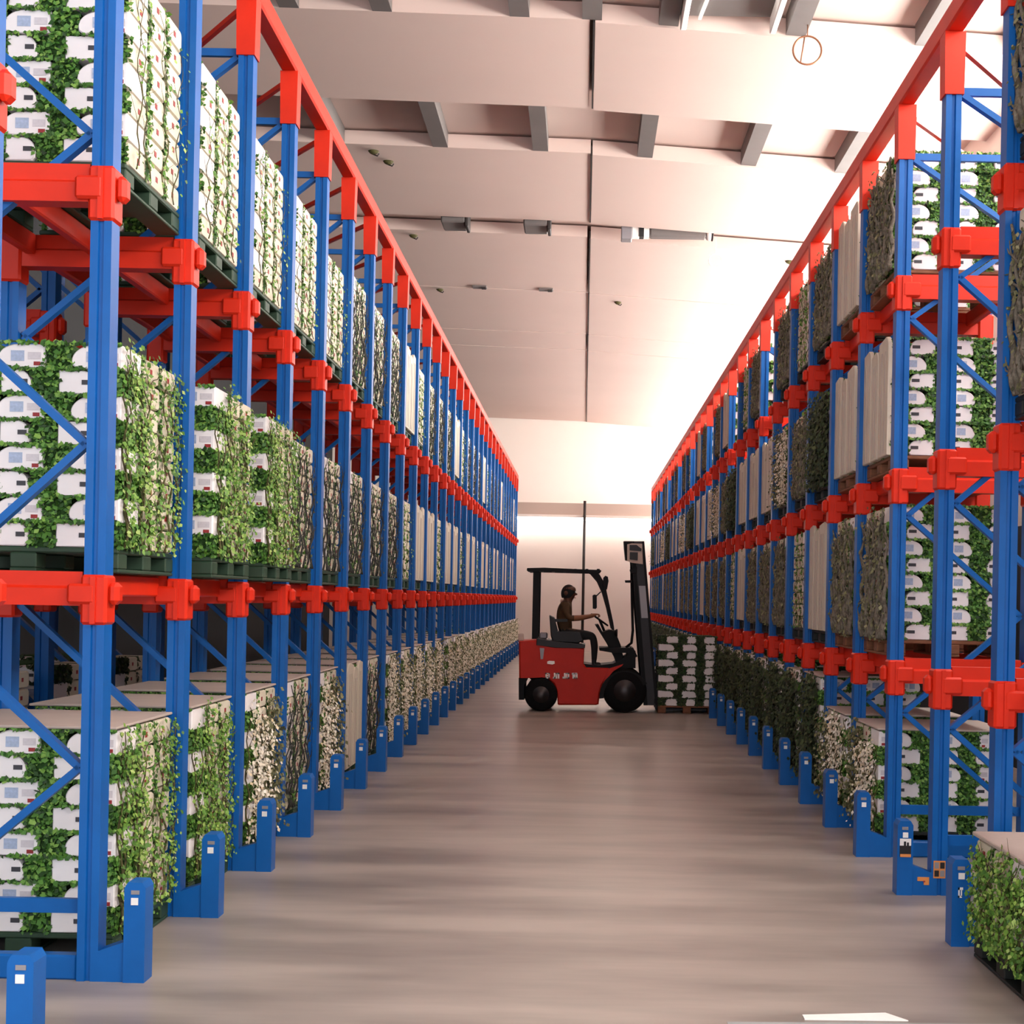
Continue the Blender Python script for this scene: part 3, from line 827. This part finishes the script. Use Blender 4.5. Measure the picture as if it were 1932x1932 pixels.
# front floor plate, steps
b = MB(); b.prism(fpoly([(742, 1440), (860, 1455), (1000, 1440), (1120, 1370), (1150, 1290), (1195, 1330), (1195, 1480), (1000, 1480), (955, 1476), (765, 1472)]), 'y', FY0+.12, FY1-.12, 'black_metal'); fb(b, 'floor_plate')
b = MB(); b.prism(fpoly([(880, 1300), (1175, 1300), (1190, 1330), (1180, 1345), (1000, 1345), (880, 1325)]), 'y', FY0+.1, FY1-.1, 'black_metal'); fb(b, 'front_cross_bar')
# fender over the drive wheel
fen = arch(1100, 1720, 222, 175, 330, 14)+arch(1100, 1720, 185, 330, 175, 14)
b = MB(); b.prism(fpoly(fen), 'y', FY0-.005, FY0+.24, 'black_metal'); b.prism(fpoly(fen), 'y', FY1-.24, FY1+.005, 'black_metal'); fb(b, 'fender')
b = MB(); b.prism(fpoly([(955, 1480), (1085, 1440), (1075, 1455), (1000, 1500), (950, 1560), (905, 1620)]), 'y', FY0, FY0+.06, 'forklift_red'); fb(b, 'fender_lip')
# lettering and small marks on the near side
L0 = FY0+.028
def plate(name, crop, m, y=L0, th=.006):
    bb = MB(); bb.prism(fpoly(crop), 'y', y-th, y, m); return fb(bb, name)
lt = MB()
def seg(x0, y0, x1, y1): lt.prism(fpoly([(x0-1.5, y0-2), (x1+2.5, y0-2), (x1+2.5, y1+2), (x0-1.5, y1+2)]), 'y', L0-.006, L0, 'lamp_white')
x, y = 410, 1518       # four block glyphs
for a in ((0,0,9,46),(27,0,36,46),(0,0,36,8),(0,38,36,46),(10,19,27,26)): seg(x+a[0], y+a[1], x+a[2], y+a[3])
x = 478
for a in ((0,36,16,46),(6,0,15,46),(22,0,31,46),(40,0,50,46),(22,0,50,8)): seg(x+a[0], y+a[1], x+a[2], y+a[3])
x = 560
for a in ((0,34,14,46),(12,2,20,46),(26,0,34,46),(44,0,55,46),(26,38,55,46),(26,0,55,7)): seg(x+a[0], y+a[1], x+a[2], y+a[3])
x = 640
for a in ((0,2,8,12),(6,0,15,46),(18,0,27,46),(36,6,46,46),(18,0,42,8),(18,38,44,46)): seg(x+a[0], y+a[1], x+a[2], y+a[3])
fb(lt, 'lettering')
plate('emblem', [(425, 1418), (440, 1412), (488, 1414), (490, 1436), (470, 1444), (425, 1438)], 'lamp_white')
plate('painted_highlight', [(360, 1300), (400, 1303), (388, 1398), (368, 1398)], 'mast_pale')  # reflected highlight on the red side, painted as a pale strip
# seat
b = MB(); b.prism(fpoly([(440, 1018), (475, 1035), (500, 1160), (720, 1165), (740, 1240), (700, 1262), (470, 1250), (452, 1200)]), 'y', YM-.24, YM+.24, 'seat_vinyl', bev=.02); fb(b, 'seat')
b = MB(); b.prism(fpoly([(490, 1050), (600, 1050), (600, 1075), (490, 1075)]), 'y', YM-.27, YM-.235, 'seat_vinyl'); fb(b, 'armrest')
# overhead guard
for yy in (FY0+.06, FY1-.12):
    b = MB(); b.prism(fpoly([(303, 625), (357, 625), (345, 1222), (290, 1222)]), 'y', yy, yy+.06, 'black_metal'); fb(b, 'guard_post')
for yy in (FY0+.06, FY1-.12):
    b = MB()
    fp = [(745, 625), (800, 650), (860, 720), (905, 820), (945, 960), (985, 1140), (1010, 1150), (1000, 1080), (970, 940), (940, 800), (925, 740), (880, 660), (815, 620)]
    b.prism(fpoly(fp), 'y', yy, yy+.06, 'black_metal')
    fb(b, 'front_guard_post')
b = MB(); 
for yy in (FY0+.04, FY1-.1): b.prism(fpoly([(250, 605), (400, 602), (700, 615), (890, 622), (896, 632), (885, 645), (740, 645), (355, 634), (260, 638), (246, 625)]), 'y', yy, yy+.06, 'black_metal')
for cx in (270, 370, 470, 570, 670, 770, 870):
    b.prism(fpoly([(cx-12, 612), (cx+12, 612), (cx+12, 634), (cx-12, 634)]), 'y', FY0+.08, FY1-.08, 'black_metal')
fb(b, 'roof_guard')
# dash column
b = MB(); b.prism(fpoly([(840, 1100), (870, 1095), (905, 1165), (965, 1145), (1035, 1155), (1035, 1200), (1065, 1275), (1090, 1380), (1080, 1440), (1030, 1450), (1010, 1390), (940, 1260), (890, 1180)]), 'y', YM-.28, YM+.28, 'black_metal', bev=.015); fb(b, 'dash_column')
b = MB()
c0 = fq(880, 1055, YM); 
pts = []
for i in range(25):
    a = 2*PI*i/24; dx = .15*math.cos(a); dy = .16*math.sin(a); pts.append((c0[0]+dx*.8, YM+dy, c0[1]-dx*.55))
b.tube(pts, .014, 'black_metal', 8, False); e = fq(925, 1165, YM); b.tube([(c0[0], YM, c0[1]), (e[0], YM, e[1])], .02, 'black_metal', 8)
b.bar((pts[0][0], pts[0][1], pts[0][2]), (pts[12][0], pts[12][1], pts[12][2]), .02, .015, 'black_metal'); fb(b, 'steering_wheel')
# mirrors and lamp
b = MB(); b.prism(fpoly([(912, 690), (930, 672), (952, 682), (958, 720), (945, 790), (915, 810), (908, 760)]), 'y', FY0-.02, FY0+.05, 'black_metal', bev=.01); fb(b, 'front_lamp')
b = MB(); b.prism(fpoly([(818, 845), (832, 836), (855, 840), (856, 950), (845, 962), (820, 958)]), 'y', FY0-.06, FY0-.02, 'black_metal', bev=.008); b.bar((*[fq(850, 850)[0]], FY0-.03, fq(850, 850)[1]), (fq(890, 812)[0], FY0+.07, fq(890, 812)[1]), .012, .012, 'black_metal'); fb(b, 'mirror')
b = MB(); b.lathe([(-.02, .02), (0, .055), (.02, .06), (.03, .055)], fq(1020, 1172)[0], FY0+.14, fq(1020, 1172)[1], 'x', 'black_metal', 16); fb(b, 'work_lamp')
b = MB(); b.bbox(fq(200, 1210)[0]-.05, FY0+.1, fq(200, 1240)[1], fq(200, 1210)[0]+.03, FY0+.2, fq(200, 1175)[1], 'collar', .012); fb(b, 'tail_lamp')
b = MB(); b.bbox(fq(385, 1210)[0]-.06, FY0+.35, fq(385, 1228)[1], fq(385, 1210)[0]+.06, FY0+.55, fq(385, 1170)[1], 'mast_pale', .02); fb(b, 'gas_cap')
# mast: two uprights leaning back, inner rails, cross members, cylinder
def mast_poly(x0, x1, y0, y1):
    # lean: offset grows to the right going down
    sh = lambda y: (y-560)*.082
    return fpoly([(x0+sh(y0), y0), (x1+sh(y0), y0), (x1+sh(y1), y1), (x0+sh(y1), y1)])
for nm, ya, yb in (('mast_upright', FY0+.04, FY0+.13), ('mast_upright', FY1-.13, FY1-.04)):
    b = MB(); b.prism(mast_poly(1162, 1196, 372, 1800), 'y', ya, yb, 'black_metal'); b.prism(mast_poly(1196, 1262, 372, 1800), 'y', ya+.012, yb-.012, 'mast_grey'); b.prism(mast_poly(1262, 1284, 372, 1800), 'y', ya, yb, 'black_metal'); fb(b, nm)
for nm, ya, yb in (('inner_rail', FY0+.15, FY0+.2), ('inner_rail', FY1-.2, FY1-.15)):
    b = MB(); b.prism(mast_poly(1205, 1282, 380, 1770), 'y', ya, yb, 'mast_grey'); fb(b, nm)
b = MB()
for ya, yb in ((372, 392), (720, 745), (1240, 1290), (1700, 1750)): b.prism(mast_poly(1200, 1270, ya, yb), 'y', FY0+.13, FY1-.13, 'black_metal')
fb(b, 'cross_member')
b = MB()
for yy in (YM-.2, YM+.2):
    p, q = fq(1245, 640, YM), fq(1330, 1700, YM); b.tube([(p[0], yy, p[1]), (q[0], yy, q[1])], .03, 'mast_pale', 12)
fb(b, 'lift_cylinder')
b = MB(); b.prism(mast_poly(1205, 1262, 760, 1040), 'y', FY0+.035, FY0+.04, 'mast_pale'); fb(b, 'mast_plate')
b = MB(); b.prism(fpoly([(1090, 372), (1165, 372), (1165, 560), (1140, 545), (1105, 535), (1095, 440)]), 'y', FY0+.02, FY0+.3, 'black_metal', bev=.01); fb(b, 'mast_head_box')
plate('mast_head_lamp', [(1120, 400), (1160, 392), (1250, 395), (1255, 572), (1160, 560), (1120, 545)], 'collar', FY0+.02, .02)
plate('mast_head_slot', [(1142, 468), (1212, 470), (1210, 540), (1140, 532)], 'sticker_black', FY0-.0, .012)
plate('mast_head_bar', [(1140, 405), (1200, 405), (1245, 440), (1240, 460), (1140, 452)], 'sticker_black', FY0-.0, .012)
b = MB(); b.prism(fpoly([(1100, 712), (1165, 710), (1165, 733), (1104, 733)]), 'y', FY0+.05, FY0+.11, 'black_metal', bev=.008); b.prism(fpoly([(1142, 620), (1205, 590), (1205, 650), (1150, 650)]), 'y', FY0+.03, FY0+.16, 'black_metal', bev=.008); fb(b, 'mast_handle')
b = MB(); p = [(fq(1160, 590)[0], FY0+.2, fq(1160, 590)[1]), (fq(1165, 900)[0], FY0+.18, fq(1165, 900)[1]), (fq(1172, 1150)[0], FY0+.18, fq(1172, 1150)[1]), (fq(1160, 1260)[0], FY0+.2, fq(1160, 1260)[1]), (fq(1110, 1300)[0], FY0+.2, fq(1110, 1300)[1])]
b.tube(p, .02, 'black_metal', 8); fb(b, 'hydraulic_hose')
# tilt cylinder, carriage, forks
b = MB(); p, q = fq(1080, 1420), fq(1205, 1360); b.tube([(p[0], FY0+.2, p[1]), (q[0], FY0+.2, q[1])], .035, 'mast_grey', 12); fb(b, 'tilt_cylinder')
cxr = fq(1385, 1500)[0]
b = MB(); b.bbox(cxr-.045, FY0+.05, .14, cxr-.01, FY1-.05, .22, 'black_metal', .005); b.bbox(cxr-.045, FY0+.05, .52, cxr-.01, FY1-.05, .6, 'black_metal', .005)
for yy in (FY0+.1, YM-.02, FY1-.14): b.bbox(cxr-.04, yy, .22, cxr-.015, yy+.04, .52, 'black_metal', .004)
fb(b, 'carriage')
for yy in (YM-.26, YM+.16):
    b = MB(); b.bbox(cxr-.01, yy, .045, cxr+.03, yy+.1, .62, 'mast_grey', .006); b.bbox(cxr+.0, yy, .032, cxr+.75, yy+.1, .07, 'mast_grey', .006); fb(b, 'fork')
def wheel(cx, cy, r, w, ya, near):
    x, z = fq(cx, cy)
    z = r
    b = MB()
    sg = 1 if near else -1
    b.lathe([(0, r*.5), (0, r*.8), (.012, r*.93), (.04, r*.99), (w*.5, r), (w-.04, r*.99), (w-.012, r*.93), (w, r*.8), (w, r*.5)], x, ya, z, 'y', 'rubber', 40)
    o = fb(b, 'wheel')
    hb = MB(); yo = ya-.004 if near else ya+w+.004
    hb.lathe([(0, r*.5), (.02*sg, r*.44), (.03*sg, r*.3), (.0, r*.26), (-.015*sg, r*.12)], x, yo, z, 'y', 'hub_grey', 28)
    for i in range(6):
        a = PI/3*i; hb.lathe([(.0, .014), (-.012*sg, .012)], x+r*.36*math.cos(a), yo+.02*sg, z+r*.36*math.sin(a), 'y', 'mast_pale', 8)
    fb(hb, 'hub', o)
wheel(370, 1712, .245, .2, FY0, True); wheel(370, 1712, .245, .2, FY1-.2, False)
wheel(1098, 1700, .325, .23, FY0-.01, True); wheel(1098, 1700, .325, .23, FY1-.22, False)
b = MB(); b.lathe([(FY0+.18-YM, .05), (FY1-.18-YM, .05)], fq(370, 1712)[0], YM, .245, 'y', 'black_metal', 12); b.lathe([(FY0+.18-YM, .07), (FY1-.18-YM, .07)], fq(1098, 1700)[0], YM, .325, 'y', 'black_metal', 12); fb(b, 'axle')

# ------------------------------------------------------------------ the driver
def skinned(name, verts, edges, radii, matname, root=0, sub=2):
    me = bpy.data.meshes.new(name+'_rig'); me.from_pydata(verts, edges, []); o = bpy.data.objects.new(name+'_rig', me); C.objects.link(o)
    o.modifiers.new('skin', 'SKIN'); sv = me.skin_vertices[0].data
    for i, r in enumerate(radii):
        rr = r if isinstance(r, tuple) else (r, r); sv[i].radius = rr; sv[i].use_root = (i == root)
    s = o.modifiers.new('sub', 'SUBSURF'); s.levels = sub; s.render_levels = sub
    dg = bpy.context.evaluated_depsgraph_get(); m2 = bpy.data.meshes.new_from_object(o.evaluated_get(dg)); m2.name = name
    bpy.data.objects.remove(o); bpy.data.meshes.remove(me)
    for m in ([matname] if isinstance(matname, str) else matname): m2.materials.append(MATS[m])
    for p in m2.polygons: p.use_smooth = True
    return m2
def dv(cx, cy, dy): x, z = fq(cx, cy, YM); return Vector((x, dy, z))
V = []; E = []; R = []
def vtx(p, r, link=None):
    V.append(tuple(p)); R.append(r)
    if link is not None: E.append((link, len(V)-1))
    return len(V)-1
pel = vtx(dv(575, 1150, 0), (.15, .13))
ab = vtx(dv(568, 1075, 0), (.15, .125), pel)
ch = vtx(dv(575, 985, 0), (.165, .13), ab)
uc = vtx(dv(590, 920, 0), (.13, .10), ch)
nk = vtx(dv(602, 885, 0), (.06, .06), uc)
hd0 = vtx(dv(614, 858, 0), (.080, .092), nk)
hd1 = vtx(dv(616, 808, 0), (.092, .118), hd0)
hd2 = vtx(dv(612, 758, 0), (.088, .108), hd1)
hands = []
for sg in (-1, 1):
    sh = vtx(dv(583, 932, sg*.17), .072, uc)
    up = vtx(dv(590, 985, sg*.22), .060, sh)
    el = vtx(dv(608, 1042, sg*.235), .050, up)
    fa = vtx(dv(700, 1040, sg*.20), .044, el)
    wr = vtx(dv(800, 1024, sg*.165), .031, fa)
    pm = vtx(dv(835, 1012, sg*.155), (.036, .022), wr)
    for i in range(4):
        off = (i-1.5)*.019
        p0 = dv(835, 1012, sg*.155)+Vector((.035, off, .012-.002*abs(i-1)))
        ln = (.030, .036, .034, .025)[i]
        k1 = vtx(p0, .010, pm); k2 = vtx(p0+Vector((ln, 0, -.006)), .009, k1); k3 = vtx(p0+Vector((ln*1.3, 0, -.03)), .008, k2); vtx(p0+Vector((ln*.7, 0, -.045)), .007, k3)
    t0 = vtx(dv(820, 1015, sg*.155)+Vector((.015, -sg*.035, .0)), .011, pm); vtx(dv(820, 1015, sg*.155)+Vector((.05, -sg*.045, -.012)), .009, t0)
    hip = vtx(dv(600, 1180, sg*.10), (.10, .095), pel)
    th = vtx(dv(700, 1185, sg*.135), (.085, .085), hip)
    kn = vtx(dv(822, 1195, sg*.15), .064, th)
    ca = vtx(dv(836, 1290, sg*.15), .056, kn)
    an = vtx(dv(832, 1405, sg*.15), .040, ca)
    he = vtx(dv(828, 1440, sg*.15), .042, an)
    vtx(dv(895, 1448, sg*.16), (.042, .03), he)
pm_ = skinned('person', V, E, R, ['skin', 'jacket', 'trousers', 'skin_arm', 'sticker_black'], pel)
# cloth regions by place
zN = dv(600, 893, 0).z; zW = dv(570, 1140, 0).z; xF = dv(655, 1040, 0).x; zK = dv(830, 1400, 0).z
for p in pm_.polygons:
    c = p.center
    xh = dv(600, 1000, 0).x
    if c.z > zN: k = 0
    elif c.z < zK: k = 4
    elif c.z < zW and not (c.x > xF and c.z > dv(0, 1105, 0).z): k = 2
    elif c.x > xF and c.z > dv(0, 1110, 0).z: k = 3
    else: k = 1
    p.material_index = k
per = tag(put('person', pm_, None, (0, YM, 0)), 'person in a brown jacket and dark trousers driving the red forklift', 'person')
# hair: a close cap over the crown and the back of the head
hv = [v.co for v in pm_.vertices if v.co.z > dv(0, 840, 0).z]
hz = max(v.z for v in hv); hx0 = min(v.x for v in hv); hx1 = max(v.x for v in hv); hy = max(abs(v.y) for v in hv)
hcx = (hx0+hx1)/2; hrx = (hx1-hx0)/2
b = MB(); vs = []; fs = []; n = 24; rings = 10
for i in range(rings):
    t = i/(rings-1)
    for k in range(n):
        a = 2*PI*k/n; ca = math.cos(a)
        ph = t*PI*(.66 if ca < .2 else .66-.26*(ca-.2)/.8)
        vs.append((hcx-.006+(hrx+.011)*math.sin(ph)*ca, (hy+.011)*math.sin(ph)*math.sin(a), hz-.115+.137*math.cos(ph)))
for i in range(rings-1):
    for k in range(n): fs.append((i*n+k, (i+1)*n+k, (i+1)*n+(k+1) % n, i*n+(k+1) % n))
b.add(vs, fs, 'hair', True); b.build('hair', per)
# face and ears
b = MB(); fx = hx1-.006
b.lathe([(-.02, .012), (.0, .02), (.02, .018), (.035, .006)], fx-.005, 0, hd1 and dv(0, 820, 0).z, 'x', 'skin', 10); b.build('nose', per)
for sg in (-1, 1):
    b = MB(); b.lathe([(-.008, .006), (0, .013), (.008, .006)], fx+.0, sg*.032, dv(0, 800, 0).z, 'x', 'lamp_white', 10); b.lathe([(.006, .006), (.0095, .004)], fx, sg*.032, dv(0, 800, 0).z, 'x', 'hair', 8); b.build('eye', per)
    b = MB(); b.lathe([(-.012, .015), (0, .034), (.012, .022)], dv(606, 0, 0).x, sg*.086, dv(0, 812, 0).z, 'y', 'skin', 12); b.build('ear', per)
b = MB(); b.bbox(fx-.02, -.025, dv(0, 852, 0).z-.006, fx+.006, .025, dv(0, 852, 0).z+.006, 'skin_arm', .005); b.build('mouth', per)
b = MB(); b.lathe([(-.02, .07), (.0, .076), (.03, .068)], dv(599, 0, 0).x, 0, dv(0, 884, 0).z, 'z', 'collar', 18); b.build('collar', per)

# ------------------------------------------------------------------ floor marks at the bottom edge
b = MB(); xa, xb = .915, 1.33; b.prism([(xa, 5.55), (xb, 5.56), (xb-.07, 5.66), (xa, 5.61)], 'z', .0, .004, 'line_white'); tag(b.build('floor_stripe'), 'short white painted stripe on the floor at the bottom edge', 'stripe')
b = MB(); b.prism([(.6, 4.6), (3.6, 4.6), (3.6, 5.62), (1.4, 5.53), (.6, 5.5)], 'z', .0, .003, 'line_grey'); tag(b.build('floor_plate'), 'light grey floor plate along the bottom edge under the white stripe', 'plate')

# ------------------------------------------------------------------ light and camera
w = bpy.data.worlds.new('World'); SC.world = w; w.use_nodes = True
bg = w.node_tree.nodes['Background']; bg.inputs['Color'].default_value = (.95, .97, 1.0, 1); bg.inputs['Strength'].default_value = 2.5

cam = bpy.data.cameras.new('Camera'); co = bpy.data.objects.new('Camera', cam); C.objects.link(co)
cam.sensor_width = 36; cam.lens = 36*F/1932; cam.shift_x = (966-VX)/1932; cam.shift_y = (VY-966)/1932
cam.clip_start = .05; cam.clip_end = 200
co.matrix_world = Matrix.Translation((0, 0, CAMZ)) @ Matrix.Rotation(PI/2, 4, 'X') @ Matrix.Rotation(ROLL, 4, 'Z')
SC.camera = co
SC.view_settings.view_transform = 'Standard'; SC.view_settings.look = 'None'; SC.view_settings.gamma = 1; SC.view_settings.use_curve_mapping = False
SC.view_settings.exposure = 0.15
SC.cycles.max_bounces = 8; SC.cycles.diffuse_bounces = 5; SC.cycles.glossy_bounces = 3
SC.cycles.use_denoising = True
